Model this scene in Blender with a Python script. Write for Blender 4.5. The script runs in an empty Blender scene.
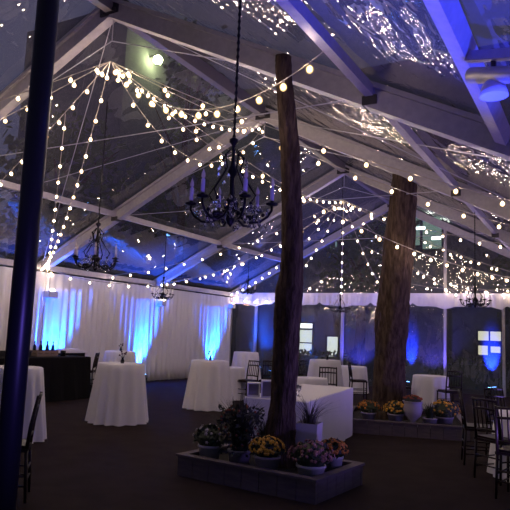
import bpy, math, random
from mathutils import Vector, Matrix
random.seed(7)
PI = math.pi
sc = bpy.context.scene
COL = sc.collection

# ------------------------------------------------------------------ materials
def new_mat(name):
    m = bpy.data.materials.new(name); m.use_nodes = True
    nt = m.node_tree; nt.nodes.clear()
    out = nt.nodes.new('ShaderNodeOutputMaterial')
    return m, nt, out

def principled(name, col, rough=.6, metal=0.0, noise=None, bump=None, spec=.5, sheen=0, trans=0, col2=None, stretch=(1, 1, 1)):
    m, nt, out = new_mat(name)
    b = nt.nodes.new('ShaderNodeBsdfPrincipled')
    b.inputs['Base Color'].default_value = (*col, 1)
    b.inputs['Roughness'].default_value = rough
    b.inputs['Metallic'].default_value = metal
    b.inputs['Specular IOR Level'].default_value = spec
    b.inputs['Sheen Weight'].default_value = sheen
    b.inputs['Transmission Weight'].default_value = trans
    nt.links.new(b.outputs[0], out.inputs[0])
    tc = nt.nodes.new('ShaderNodeTexCoord')
    mp = nt.nodes.new('ShaderNodeMapping'); mp.inputs['Scale'].default_value = stretch
    nt.links.new(tc.outputs['Object'], mp.inputs[0])
    if noise or bump:
        n = nt.nodes.new('ShaderNodeTexNoise')
        n.inputs['Scale'].default_value = noise or bump[0]
        n.inputs['Detail'].default_value = 5
        nt.links.new(mp.outputs[0], n.inputs['Vector'])
        if col2:
            r = nt.nodes.new('ShaderNodeValToRGB')
            r.color_ramp.elements[0].position = .35; r.color_ramp.elements[1].position = .65
            r.color_ramp.elements[0].color = (*col, 1); r.color_ramp.elements[1].color = (*col2, 1)
            nt.links.new(n.outputs['Fac'], r.inputs[0]); nt.links.new(r.outputs[0], b.inputs['Base Color'])
        if bump:
            n2 = nt.nodes.new('ShaderNodeTexNoise'); n2.inputs['Scale'].default_value = bump[0]; n2.inputs['Detail'].default_value = 6
            nt.links.new(mp.outputs[0], n2.inputs['Vector'])
            bp = nt.nodes.new('ShaderNodeBump'); bp.inputs['Strength'].default_value = bump[1]; bp.inputs['Distance'].default_value = bump[2] if len(bump) > 2 else .02
            nt.links.new(n2.outputs['Fac'], bp.inputs['Height']); nt.links.new(bp.outputs[0], b.inputs['Normal'])
    return m

def emission(name, col, s):
    m, nt, out = new_mat(name)
    e = nt.nodes.new('ShaderNodeEmission'); e.inputs[0].default_value = (*col, 1); e.inputs[1].default_value = s
    nt.links.new(e.outputs[0], out.inputs[0]); return m

def vinyl(name, tint, haze, hazecol, refl, crinkle, rough=.02):
    """clear tent vinyl: see-through sheet, mirror-like crinkled skin, a little dust haze"""
    m, nt, out = new_mat(name)
    L = nt.links.new
    tc = nt.nodes.new('ShaderNodeTexCoord')
    bump = None
    for sc_, st, dist, strg in crinkle:
        mp = nt.nodes.new('ShaderNodeMapping'); mp.inputs['Scale'].default_value = sc_
        L(tc.outputs['Object'], mp.inputs[0])
        n = nt.nodes.new('ShaderNodeTexNoise'); n.inputs['Scale'].default_value = st; n.inputs['Detail'].default_value = .6; n.inputs['Distortion'].default_value = .4
        L(mp.outputs[0], n.inputs['Vector'])
        bp = nt.nodes.new('ShaderNodeBump'); bp.inputs['Strength'].default_value = strg; bp.inputs['Distance'].default_value = dist
        L(n.outputs['Fac'], bp.inputs['Height'])
        if bump: L(bump.outputs[0], bp.inputs['Normal'])
        bump = bp
    tr = nt.nodes.new('ShaderNodeBsdfTransparent'); tr.inputs[0].default_value = (*tint, 1)
    gl = nt.nodes.new('ShaderNodeBsdfGlossy'); gl.inputs['Roughness'].default_value = rough
    gl.inputs['Color'].default_value = (1, .95, .88, 1); L(bump.outputs[0], gl.inputs['Normal'])  # warm tint put into the mirror colour to gild the bulb glints
    df = nt.nodes.new('ShaderNodeBsdfDiffuse'); df.inputs[0].default_value = (*hazecol, 1)
    tl = nt.nodes.new('ShaderNodeBsdfTranslucent'); tl.inputs[0].default_value = (*hazecol, 1)
    hz = nt.nodes.new('ShaderNodeMixShader'); hz.inputs[0].default_value = .35
    L(df.outputs[0], hz.inputs[1]); L(tl.outputs[0], hz.inputs[2])
    m1 = nt.nodes.new('ShaderNodeMixShader'); m1.inputs[0].default_value = haze
    L(tr.outputs[0], m1.inputs[1]); L(hz.outputs[0], m1.inputs[2])
    lw = nt.nodes.new('ShaderNodeLayerWeight'); lw.inputs['Blend'].default_value = .5
    pw = nt.nodes.new('ShaderNodeMath'); pw.operation = 'POWER'; pw.inputs[1].default_value = 3.0
    L(lw.outputs['Facing'], pw.inputs[0])
    ml = nt.nodes.new('ShaderNodeMath'); ml.operation = 'MULTIPLY_ADD'; ml.inputs[1].default_value = .5; ml.inputs[2].default_value = refl
    ml.use_clamp = True; L(pw.outputs[0], ml.inputs[0])
    m2 = nt.nodes.new('ShaderNodeMixShader'); L(ml.outputs[0], m2.inputs[0])
    L(m1.outputs[0], m2.inputs[1]); L(gl.outputs[0], m2.inputs[2])
    L(m2.outputs[0], out.inputs[0]); return m

M = {}
M['carpet'] = principled('carpet', (.022, .014, .013), .95, noise=3.0, col2=(.031, .020, .018), bump=(160, .4, .01), spec=.1)
M['ground'] = principled('ground', (.02, .022, .018), .95, noise=2.0, col2=(.03, .035, .02))
M['aluminium'] = principled('aluminium', (.36, .34, .36), .45, .35, noise=14, col2=(.42, .39, .41))
M['dark_aluminium'] = principled('dark_aluminium', (.16, .14, .15), .4, .4)
M['fitting'] = principled('steel_fitting', (.06, .055, .06), .5, .7)
M['cable'] = principled('steel_cable', (.45, .44, .48), .4, .3)
M['drape'] = principled('white_drape', (.76, .73, .72), .9, bump=(90, .15, .004), spec=.1)
M['linen'] = principled('white_linen', (.82, .79, .80), .85, bump=(120, .15, .003), spec=.15)
M['black_linen'] = principled('black_linen', (.008, .007, .009), .9, spec=.15)
M['canvas'] = principled('white_canvas', (.66, .63, .70), .7, spec=.2)
M['wood_dark'] = principled('mahogany_chair', (.012, .006, .006), .45, noise=8, col2=(.018, .008, .007), spec=.25, stretch=(6, 6, 1))
M['bark'] = principled('bark', (.042, .028, .021), .95, noise=9, col2=(.110, .074, .054), bump=(16, 1.0, .05), stretch=(2.2, 2.2, .5), spec=.1)
M['pole'] = principled('black_pole', (.010, .010, .013), .38, 0, spec=.35)
M['plank'] = principled('planter_wood', (.10, .075, .085), .8, noise=5, col2=(.14, .105, .11), stretch=(1, 1, 6), bump=(40, .4, .005))
M['soil'] = principled('soil', (.014, .010, .008), 1, bump=(60, .8, .02))
M['pot_white'] = principled('white_pot', (.55, .52, .55), .5)
M['pot_lilac'] = principled('grey_pot', (.36, .32, .38), .5)
M['leaf'] = principled('leaf', (.022, .035, .014), .6, noise=20, col2=(.035, .05, .02))
M['leaf_dark'] = principled('dark_leaf', (.018, .022, .016), .6)
M['grass'] = principled('grass_blade', (.05, .045, .035), .6)
for n, c in dict(yellow=(.75, .38, .03), orange=(.55, .19, .02), rust=(.32, .07, .03), pink=(.36, .16, .15), white=(.55, .48, .48), purple=(.10, .05, .10)).items():
    M['petal_' + n] = principled(n + '_petal', c, .7, noise=25, col2=tuple(v * .7 for v in c))
M['iron'] = principled('black_iron', (.010, .009, .011), .4, .6)
M['crystal'] = principled('crystal', (.95, .95, 1), .02, 0, spec=1, trans=.95)
M['candle'] = principled('candle_sleeve', (.60, .56, .62), .5)
M['flame'] = principled('flame_bulb', (.85, .75, .62), .15, spec=.8, trans=.25)
M['bulb'] = emission('bulb_filament', (1, .77, .60), 330)
_m, _nt, _out = new_mat('bulb_globe')
_e = _nt.nodes.new('ShaderNodeEmission'); _e.inputs[0].default_value = (1, .62, .24, 1); _e.inputs[1].default_value = 1.7  # amber glow in the globe stands in for the bulb's golden halo
_t = _nt.nodes.new('ShaderNodeBsdfTransparent'); _mx = _nt.nodes.new('ShaderNodeMixShader'); _mx.inputs[0].default_value = .55
_nt.links.new(_t.outputs[0], _mx.inputs[1]); _nt.links.new(_e.outputs[0], _mx.inputs[2]); _nt.links.new(_mx.outputs[0], _out.inputs[0])
M['globe'] = _m
M['wire'] = principled('string_wire', (.36, .32, .26), .6)
M['socket'] = principled('socket', (.05, .04, .03), .5)
M['housing'] = principled('lamp_housing', (.02, .02, .025), .45, .3)
M['housing_grey'] = principled('grey_housing', (.42, .40, .42), .5)
M['blue_lens'] = emission('blue_lens', (.12, .35, 1), 14)
M['white_lens'] = emission('flood_lens', (1, .86, .70), 22)
M['amber_lens'] = emission('amber_lens', (1, .55, .30), 12)
M['glass'] = principled('clear_glass', (.9, .9, .95), .03, trans=.9)
M['bottle'] = principled('dark_bottle', (.010, .012, .012), .12, spec=.7)
M['crate'] = principled('crate_wood', (.20, .14, .12), .7, noise=6, col2=(.27, .19, .15), stretch=(1, 6, 6))
M['brick'] = principled('dark_facade', (.11, .11, .125), .9, noise=4, col2=(.14, .14, .155))
M['facade_lit'] = principled('pale_facade', (.20, .25, .22), .9)
M['frame_dark'] = principled('window_frame', (.05, .05, .055), .6)
M['win_white'] = emission('lit_window', (.95, 1, .86), .9)
M['win_bright'] = emission('bright_window', (1, 1, .9), 2.2)
M['win_yellow'] = emission('yellow_window', (1, .93, .62), .85)
M['win_green'] = emission('green_window', (.40, .58, .47), .42)
M['win_leaf'] = emission('yellowgreen_window', (.62, .75, .22), .42)
M['patch_blue'] = emission('blue_patch_glow', (.03, .12, .95), .75)  # glow made up for a blue patch seen through the roof
M['tube'] = emission('ceiling_tube', (.85, 1, .95), 6)
M['street_lens'] = emission('street_lens', (.85, 1, .42), 90)
M['leaf_night'] = principled('night_leaf', (.045, .065, .022), .7, noise=1.5, col2=(.075, .095, .03))
M['roof_vinyl'] = vinyl('roof_vinyl', (.80, .80, .84), .13, (.66, .64, .76), .17,
                        [((6.5, 1.7, .5), 1, .030, 1), ((15, 5, 1), 1, .005, 1)])
M['roof_vinyl_calm'] = vinyl('roof_vinyl_calm', (.82, .82, .86), .12, (.62, .62, .76), .06, [((1.2, 2.2, 1.2), 1, .022, 1)])
M['wall_vinyl'] = vinyl('wall_vinyl', (.72, .76, .80), .075, (.60, .62, .78), .10,
                        [((3.0, 3.0, 1.4), 1, .035, 1)])

# ------------------------------------------------------------------ mesh helpers
class MB:
    def __init__(s): s.v = []; s.f = []
    def add(s, vs, fs):
        o = len(s.v); s.v += [tuple(v) for v in vs]; s.f += [tuple(i + o for i in f) for f in fs]; return s
    def box(s, c, d, rz=0.0, mat=None):
        x, y, z = (k / 2 for k in d)
        vs = [Vector((a * x, b * y, e * z)) for a in (-1, 1) for b in (-1, 1) for e in (-1, 1)]
        R = mat or Matrix.Rotation(rz, 3, 'Z')
        vs = [R @ v + Vector(c) for v in vs]
        return s.add(vs, [(0, 1, 3, 2), (4, 6, 7, 5), (0, 4, 5, 1), (2, 3, 7, 6), (0, 2, 6, 4), (1, 5, 7, 3)])
    def beam(s, a, b, w, h, up=(0, 0, 1)):
        a = Vector(a); b = Vector(b); d = (b - a).normalized(); sd = d.cross(Vector(up))
        if sd.length < 1e-4: sd = Vector((1, 0, 0))
        sd.normalize(); u = sd.cross(d)
        vs = []
        for p in (a, b):
            for i, j in ((-1, -1), (1, -1), (1, 1), (-1, 1)): vs.append(p + sd * (i * w / 2) + u * (j * h / 2))
        return s.add(vs, [(3, 2, 1, 0), (4, 5, 6, 7), (0, 1, 5, 4), (1, 2, 6, 5), (2, 3, 7, 6), (3, 0, 4, 7)])
    def tube(s, pts, r, n=6, cap=True):
        pts = [Vector(p) for p in pts]; k = len(pts)
        rr = r if isinstance(r, (list, tuple)) else [r] * k
        vs = []; ref = None
        for i, p in enumerate(pts):
            d = (pts[min(i + 1, k - 1)] - pts[max(i - 1, 0)]).normalized()
            if ref is None: ref = d.cross(Vector((0, 0, 1))) if abs(d.z) < .95 else Vector((1, 0, 0))
            ref = (ref - d * ref.dot(d)).normalized(); t = d.cross(ref)
            for j in range(n):
                a = 2 * PI * j / n; vs.append(p + (ref * math.cos(a) + t * math.sin(a)) * rr[i])
        fs = [(i * n + j, i * n + (j + 1) % n, (i + 1) * n + (j + 1) % n, (i + 1) * n + j) for i in range(k - 1) for j in range(n)]
        if cap: fs += [tuple(range(n))[::-1], tuple((k - 1) * n + j for j in range(n))]
        return s.add(vs, fs)
    def lathe(s, prof, n=16, c=(0, 0, 0), wob=None):
        c = Vector(c); vs = []; k = len(prof)
        for i, (r, z) in enumerate(prof):
            for j in range(n):
                a = 2 * PI * j / n; q = r if wob is None else r * wob(a, z)
                vs.append(c + Vector((q * math.cos(a), q * math.sin(a), z)))
        fs = [(i * n + j, i * n + (j + 1) % n, (i + 1) * n + (j + 1) % n, (i + 1) * n + j) for i in range(k - 1) for j in range(n)]
        if prof[0][0] > 1e-5: fs.append(tuple(range(n))[::-1])
        if prof[-1][0] > 1e-5: fs.append(tuple((k - 1) * n + j for j in range(n)))
        return s.add(vs, fs)
    def ball(s, c, r, n=8, m=6):
        rx = r if isinstance(r, (tuple, list)) else (r, r, r); c = Vector(c)
        vs = [c + Vector((0, 0, -rx[2]))]
        for i in range(1, m):
            t = -PI / 2 + PI * i / m
            for j in range(n):
                a = 2 * PI * j / n; vs.append(c + Vector((rx[0] * math.cos(t) * math.cos(a), rx[1] * math.cos(t) * math.sin(a), rx[2] * math.sin(t))))
        vs.append(c + Vector((0, 0, rx[2])))
        fs = [(0, 1 + (j + 1) % n, 1 + j) for j in range(n)]
        for i in range(m - 2):
            fs += [(1 + i * n + j, 1 + i * n + (j + 1) % n, 1 + (i + 1) * n + (j + 1) % n, 1 + (i + 1) * n + j) for j in range(n)]
        b = 1 + (m - 2) * n; t = len(vs) - 1
        fs += [(b + j, b + (j + 1) % n, t) for j in range(n)]
        return s.add(vs, fs)
    def quad(s, p, u, v):
        p = Vector(p); u = Vector(u); v = Vector(v)
        return s.add([p - u - v, p + u - v, p + u + v, p - u + v], [(0, 1, 2, 3)])
    def build(s, name, mat, parent=None, smooth=False, loc=(0, 0, 0), rz=0):
        me = bpy.data.meshes.new(name); me.from_pydata(s.v, [], s.f); me.update()
        if isinstance(mat, (list, tuple)):
            for m in mat: me.materials.append(m)
        else: me.materials.append(mat)
        if smooth:
            for p in me.polygons: p.use_smooth = True
        o = bpy.data.objects.new(name, me); COL.objects.link(o)
        o.location = loc; o.rotation_euler = (0, 0, rz)
        if parent: o.parent = parent
        return o

def tag(o, label, cat, group=None):
    o['label'] = label; o['category'] = cat
    if group: o['group'] = group
    return o
def thing(name, label, cat, loc=(0, 0, 0), rz=0, group=None):
    o = bpy.data.objects.new(name, None); COL.objects.link(o); o.empty_display_size = .1
    o.location = loc; o.rotation_euler = (0, 0, rz)
    return tag(o, label, cat, group)
def struct(o): o['kind'] = 'structure'; return o
def kids(o): return [c for c in bpy.data.objects if c.parent == o]
def copy_tree(o, loc=None, rz=None, label=None, group=None, parent=None, scale=None):
    c = o.copy(); COL.objects.link(c)
    if parent is not None: c.parent = parent
    if loc is not None: c.location = loc
    if rz is not None: c.rotation_euler = (0, 0, rz)
    if scale is not None: c.scale = (scale,) * 3
    if label: c['label'] = label
    if group: c['group'] = group
    for ch in kids(o): copy_tree(ch, parent=c)
    return c

# ------------------------------------------------------------------ tent dimensions
W, HE, HR, L, Y1 = 6.15, 2.97, 6.035, 4.514, 6.053
YB = Y1 + 3 * L                      # gable
YS = [Y1 + L * i for i in (-2, -1, 0, 1, 2, 3)]
YF = YS[0]
def roof(x): return HR + (HE - HR) * abs(x) / W
TP, TB = .618, .832
XP, XB = W * TP, W * TB
UPL = Vector((HR - HE, 0, W)).normalized()

# ------------------------------------------------------------------ ground, carpet
struct(MB().box((-2, 14, -.11), (110, 110, .18)).build('ground', M['ground']))
struct(MB().box((0, (YF + YB) / 2, -.015), (2 * W + .3, YB - YF + .3, .03)).build('floor', M['carpet']))

# ------------------------------------------------------------------ roof skin
def roof_sheet(name, side):
    b = MB(); nu, nv = 26, 90
    for i in range(nu + 1):
        u = i / nu
        for j in range(nv + 1):
            y = YF + (YB + .05 - YF) * j / nv
            ph = (y - YF) / L
            sag = -.055 * math.sin(PI * (ph % 1)) * math.sin(PI * min(1, max(0, u)))
            x = side * (W + .12) * u
            b.v.append((x, y, roof(x) + .15 + sag))
    n = nv + 1
    for i in range(nu):
        for j in range(nv):
            q = (i * n + j, i * n + j + 1, (i + 1) * n + j + 1, (i + 1) * n + j)
            b.f.append(q if side < 0 else q[::-1])
    return struct(b.build(name, M['roof_vinyl' if side > 0 else 'roof_vinyl_calm'], smooth=True))
roof_sheet('ceiling', -1); roof_sheet('ceiling', 1)

# ------------------------------------------------------------------ frame
struct(MB().beam((0, YF, HR), (0, YB, HR), .13, .22).build('ridge_beam', M['dark_aluminium']))
for s in (-1, 1):
    struct(MB().beam((s * W, YF, HE), (s * W, YB, HE), .12, .14).build('eave_beam', M['aluminium']))
    struct(MB().beam((s * XP, YF, roof(XP)), (s * XP, YB, roof(XP)), .09, .12).build('purlin', M['aluminium']))
struct(MB().beam((XB, YF, roof(XB) - .02), (XB, YS[2], roof(XB) - .02), .11, .13, UPL).build('purlin', M['aluminium']))
for i, y in enumerate(YS):
    for s in (-1, 1):
        big = (i in (2, 3) and s > 0)
        r = MB().beam((s * .05, y, roof(.05) - .03), (s * W, y, HE - .03), .15 if not big else .19, .22 if not big else .27)
        if i != 5:                      # keder channel along both edges of the rafter
            r.beam((s * .05, y - .1, roof(.05) + .08), (s * W, y - .1, HE + .08), .05, .05)
            r.beam((s * .05, y + .1, roof(.05) + .08), (s * W, y + .1, HE + .08), .05, .05)
        struct(r.build('rafter', M['aluminium']))
        struct(MB().box((s * W, y, HE / 2 - .03), (.12, .14, HE - .06)).build('tent_leg', M['aluminium']))
    f = MB().box((0, y, HR - .02), (.34, .2, .26))
    for s in (-1, 1): f.tube([(s * .1, y - .13, HR - .1), (s * .1, y + .13, HR - .1)], .03, 8)
    struct(f.build('apex_bracket', M['fitting']))
    for s in (-1, 1):
        struct(MB().box((s * XP, y, roof(XP) - .1), (.16, .22, .1)).build('purlin_bracket', M['fitting']))
# tie cables
for y in YS[1:5]:
    struct(MB().tube([(-XP, y, roof(XP) - .02), (-1.5, y, roof(XP) - .03), (1.5, y, roof(XP) - .03), (XP, y, roof(XP) - .02)], .007, 5).build('tie_cable', M['cable']))
    for s in (-1, 1):
        struct(MB().tube([(0, y, HR - .15), (0, y, HR - .5), (s * 1.9, y, roof(1.9) - .2)], .008, 5).build('tie_cable', M['cable']))
# wind-brace cables in the roof plane of two bays
for a, b_ in (((-W, YS[3], HE), (0, YS[2], HR - .1)), ((-W, YS[2], HE), (0, YS[3], HR - .1)), ((W, YS[3], HE), (0, YS[2], HR - .1)), ((W, YS[2], HE), (0, YS[3], HR - .1))):
    struct(MB().tube([a, b_], .007, 5).build('brace_cable', M['cable']))

# ------------------------------------------------------------------ gable wall
UPX = [-5.04, -3.38, -1.70, 0.0, 1.69, 3.38, 5.04]
b = MB(); n = 30
bot = []; top = []
for i in range(n + 1):
    x = -W + 2 * W * i / n
    for k in range(13):
        b.v.append((x, YB + .09, .02 + (roof(x) + .1 - .02) * k / 12))
for i in range(n):
    for k in range(12):
        b.f.append((i * 13 + k, (i + 1) * 13 + k, (i + 1) * 13 + k + 1, i * 13 + k + 1))
struct(b.build('wall_back', M['wall_vinyl'], smooth=True))
struct(MB().beam((-W, YB, HE), (W, YB, HE), .1, .12).build('gable_beam', M['aluminium']))
for x in UPX:
    z = roof(x) - .12 if x in (0.0, 1.69) else HE
    struct(MB().box((x, YB, z / 2), (.085, .09, z)).build('gable_post', M['aluminium']))
# valance of white canvas along the gable header, with pointed notches between the posts
NOT = [-4.25, -2.53, -.70, .70, 2.53, 3.48, 5.3]
b = MB(); n = 246
for i in range(n + 1):
    x = -W + .08 + (2 * W - .16) * i / n
    dn = min(abs(x - q) for q in NOT); dp = min(abs(x - q) for q in UPX)
    low = 2.62 - .09 * max(0, 1 - dp / .32) + .004 * math.sin(x * 23)
    if dn < .13: low += (.13 - dn) * .8
    bul = .012 * math.sin(x * 9) + .008 * math.sin(x * 31)
    for z in (HE + .06, HE - .08, low): b.v.append((x, YB - .09 + bul * (1 if z < HE else 0), z))
    for z in (low, HE - .08, HE + .06): b.v.append((x, YB - .075 + bul * (1 if z < HE else 0), z))
for i in range(n):
    for k in range(6):
        k2 = (k + 1) % 6
        b.f.append((i * 6 + k, i * 6 + k2, (i + 1) * 6 + k2, (i + 1) * 6 + k))
tag(b.build('valance', M['canvas']), 'white canvas valance with notched lower edge across the back gable', 'valance')

# right side and front stay clear vinyl walls, out of view behind and beside the camera
struct(MB().add([(W + .08, YF, 0), (W + .08, YB, 0), (W + .08, YB, HE), (W + .08, YF, HE)], [(0, 3, 2, 1)]).build('wall_right', M['wall_vinyl']))

# ------------------------------------------------------------------ drapes on the left wall
def drape(y0, y1, label, seed):
    rnd = random.Random(seed)
    b = MB(); n = int((y1 - y0) * 26); zs = [.015, .4, 1.0, 1.7, 2.4, 2.84]
    k1 = 28.3; p1 = 1.7
    for side in (0, 1):
        for i in range(n + 1):
            y = y0 + (y1 - y0) * i / n
            for z in zs:
                t = 1 - z / 2.9
                fo = .045 * math.sin(y * k1 + p1 + 1.2 * math.sin(y * 3.1)) * (.55 + .6 * t) + .02 * math.sin(y * 11 + p1 * 2 + z * .5)
                b.v.append((-W + .16 + fo - side * .012, y, z))
    m = len(zs); N = (n + 1) * m
    for i in range(n):
        for k in range(m - 1):
            a = (i * m + k, (i + 1) * m + k, (i + 1) * m + k + 1, i * m + k + 1)
            b.f.append(a); b.f.append(tuple(q + N for q in a[::-1]))
    for i in range(n):
        b.f.append((i * m, i * m + N, (i + 1) * m + N, (i + 1) * m)); k = m - 1
        b.f.append((i * m + k, (i + 1) * m + k, (i + 1) * m + k + N, i * m + k + N))
    for i in (0, n):
        for k in range(m - 1):
            q = (i * m + k, i * m + k + 1, i * m + k + 1 + N, i * m + k + N); b.f.append(q if i == 0 else q[::-1])
    tag(b.build('drape', M['drape'], smooth=True), label, 'drape', 'white drapes along the left wall')
drape(YS[0] + .1, YS[1] - .004, 'white pleated left wall drape by the entrance end', 1)
drape(YS[1] + .004, YS[2] - .004, 'white pleated drape of the left wall, beside the camera', 2)
drape(YS[2] + .004, YS[3] - .004, 'white pleated wall drape behind the black pole and white cloth table at far left', 3)
drape(YS[3] + .004, YS[4] - .004, 'white pleated wall drape behind the black bar and the frontmost cocktail table', 4)
drape(YS[4] + .004, YB - .12, 'white pleated wall drape in the far corner beside the gable, lit by one blue glow', 5)

# ------------------------------------------------------------------ string lights
_b = MB().ball((0, 0, 0), (.031, .031, .035), 10, 8); NG = len(_b.f); _b.ball((0, 0, 0), (.015, .015, .018), 8, 6)
bulb_mesh = None
def string(a, b, sag, label, spacing=.40, skip=0, r=1.0):
    global bulb_mesh
    a = Vector(a); b = Vector(b); d = b - a
    t = thing('string_light', label, 'string light', a, 0, 'strings of warm globe bulbs under the clear roof')
    N = 28
    pt = lambda u: d * u + Vector((0, 0, -4 * sag * u * (1 - u)))
    w = MB().tube([pt(i / N) for i in range(N + 1)], .006, 4)
    ln = sum((pt((i + 1) / N) - pt(i / N)).length for i in range(N)); k = max(3, int(ln / spacing))
    for i in range(k + 1):
        p = pt((i + .5) / (k + 1)); w.tube([p, p - Vector((0, 0, .045))], .013, 6)
    w.build('wire', M['wire'], t)
    for i in range(k + 1):
        if i < skip: continue
        p = pt((i + .5) / (k + 1)) - Vector((0, 0, .068))
        if bulb_mesh is None:
            o = _b.build('bulb', [M['globe'], M['bulb']], t, True); bulb_mesh = o
            for q, p_ in enumerate(o.data.polygons): p_.material_index = 0 if q < NG else 1
        else:
            o = bulb_mesh.copy(); COL.objects.link(o); o.parent = t
        o.location = p; o.scale = (r, r, r)
H1 = Vector((0, YS[2], 5.24)); H2 = Vector((0, YS[4], 5.18))
S = string
S(H1, (-W, YS[3], HE), .6, 'string of warm bulbs falling from near hub to eave beside dark left chandelier')
S((-1.86, 7.02, 5.08), (-W, 10.75, HE), .55, 'drooping, nearly upright string of warm bulbs just right of the black pole')
S(H1, (-W, 7.6, HE), .12, 'straight string of warm bulbs sloping from near hub down behind the black pole')
S(H1, (-W, 3.4, HE), .06, 'upper string of warm bulbs leaving the near hub to the left, crossing the black pole')
S(H1, (-W, 4.7, HE), .12, 'slack string of warm bulbs left of the near hub, just under the upper one')
S(H1, H2, .55, 'long string of warm bulbs joining the near hub to the far hub under the ridge')
S(H1, (-.05, YS[3], HR - .25), .35, 'shallow string of warm bulbs from the near hub to the second ridge joint', .3)
S(H1, (.05, YS[3], HR - .2), 1.12, 'deep loop of warm bulbs hanging from the near hub to the second ridge joint')
S(H1, (XP, 4.72, roof(XP) - .1), .62, 'string of large bulbs sagging from the near hub up to the blue-lit right purlin', .40, 0, 1.15)
S(H1, (W, YS[3], HE), .3, 'added glint string of warm bulbs from near hub to right eave, above the rear trunk', .6)  # string added so its bulbs glint in the right roof
S(H1, (W, YS[2] + 2.2, HE), .22, 'added glint string of warm bulbs close under the right roof past the slim trunk top', .6)  # also added, hung close to the vinyl for more golden glints
S(H1, (W, YS[4], HE), 1.0, 'string of warm bulbs from near hub to right eave, behind both trunks')
S(H2, (-W, YS[3], HE), 1.15, 'low swag of warm bulbs from the far hub along the top of the left drapes', .55, 0, .95)
S(H2, (-W, YS[4], HE), .5, 'string of warm bulbs from the far hub to the third left rafter foot', .55, 0, .95)
S(H2, (-W, 12.8, HE), .35, 'string of warm bulbs from the far hub to the left eave between two rafters', .55, 0, .95)
S(H2, (-W, YB - .15, HE), .35, 'string of warm bulbs from the far hub to the far left tent corner', .55, 0, .95)
S(H2, (-3.9, YB - .15, HE + .02), .2, 'string of warm bulbs from the far hub to the gable header behind the front trunk', .55, 0, .95)
S(H2, (-1.70, YB - .18, HE), .1, 'upright string of warm bulbs dropping from the far hub to the gable post', .55, 0, .95)
S(H2, (-.1, YB - .15, HE), .3, 'string of warm bulbs from far hub to gable header behind the rear trunk', .55, 0, .95)
S(H2, (2.2, YB - .15, HE), .3, 'string of warm bulbs from far hub to gable header right of the rear trunk', .55, 0, .95)
S(H2, (W, YB - .2, HE), .35, 'string of warm bulbs from the far hub to the far right tent corner', .55, 0, .95)
S(H2, (W, 17.0, HE), .45, 'string of warm bulbs from the far hub to the right eave past the right chandelier', .55, 0, .95)
S(H2, (W, YS[3], HE), .3, 'string of warm bulbs from the far hub toward the right eave, above the rear trunk', .55, 0, .95)
S((-W + .1, YB - .2, HE - .05), (-2.2, YB - .2, 3.6), .45, 'curving string of warm bulbs along the gable between corner and front trunk', .5)
S((-.9, YB - .2, 4.6), (5.2, YB - .2, 3.0), .5, 'string of warm bulbs sagging across the gable window right of the rear trunk', .55)
S((.3, YB - .2, 3.4), (5.0, YB - .2, 4.0 - .6), .28, 'low string of warm bulbs just above the gable header at right', .6)

# ------------------------------------------------------------------ chandeliers
def make_chandelier(ncr, label, loc, chain, rz):
    t = thing('chandelier', label, 'chandelier', loc, rz, 'iron chandeliers under the purlins')
    body = MB().lathe([(.0, -.02), (.02, 0), (.035, .03), (.018, .06), (.05, .10), (.06, .13), (.03, .17), (.016, .2), (.016, .3), (.035, .34), (.02, .38), (.012, .42), (.012, .52), (.03, .54), (.03, .56), (.0, .58)], 10)
    for k in range(5):                 # iron scroll leaves round the stem
        a = 2 * PI * k / 5 + .4; c, s_ = math.cos(a), math.sin(a)
        body.tube([(.02 * c, .02 * s_, .5), (.07 * c, .07 * s_, .44), (.05 * c, .05 * s_, .36), (.11 * c, .11 * s_, .27), (.16 * c, .16 * s_, .2), (.13 * c, .13 * s_, .15)], .006, 5)
        body.ball((.13 * c, .13 * s_, .15), .014, 6, 4); body.ball((.07 * c, .07 * s_, .44), .012, 6, 4)
        body.ball((.12 * c, .12 * s_, .05), (.04, .04, .02), 6, 4)
    body.build('stem', M['iron'], t, True)
    for k in range(6):
        a = 2 * PI * k / 6; c, s_ = math.cos(a), math.sin(a)
        pr = [(.03, .10), (.07, .04), (.13, .01), (.19, .015), (.24, .05), (.265, .09), (.265, .125)]
        ar = MB().tube([(r * c, r * s_, z) for r, z in pr], .009, 6)
        ar.lathe([(.008, .118), (.038, .125), (.042, .135), (.016, .14), (.016, .15)], 10, (.265 * c, .265 * s_, 0))
        ar.ball((.15 * c, .15 * s_, .045), .018, 6, 4); ar.ball((.21 * c, .21 * s_, .06), .014, 6, 4)
        arm = ar.build('arm', M['iron'], t, True)
        MB().lathe([(.013, .148), (.013, .235), (.009, .24)], 8, (.265 * c, .265 * s_, 0)).build('candle', M['candle'], arm, True)
        MB().lathe([(.006, .238), (.014, .256), (.012, .275), (.0, .305)], 8, (.265 * c, .265 * s_, 0)).build('flame_bulb', M['flame'], arm, True)
    rnd = random.Random(3); cm = None
    for k in range(ncr):
        a = rnd.uniform(0, 2 * PI); r = rnd.choice((.09, .14, .19, .235, .16)); z = rnd.uniform(.0, .12) if r > .1 else rnd.uniform(.12, .42)
        if cm is None: cm = MB().lathe([(0, -.024), (.012, -.006), (.006, .012), (.0, .02)], 6).build('crystal_drop', M['crystal'], t)
        else:
            o = cm.copy(); COL.objects.link(o); o.parent = t; cm2 = o
        (cm if k == 0 else cm2).location = (r * math.cos(a), r * math.sin(a), z)
    pts = [(0, 0, .57), (0, 0, .57 + chain)]
    ch = MB().tube(pts, .007, 6)
    for i in range(int(chain / .05)): ch.ball((0, 0, .58 + i * .05), (.012, .006, .02), 6, 4)
    ch.build('chain', M['iron'], t)
    return t
def pz(x): return roof(x) - .065
make_chandelier(95, 'large black candle chandelier with crystal drops hanging beside the front tree trunk', (XP, 3.29, 2.24), pz(XP) - 2.24 - .57, .35)
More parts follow.
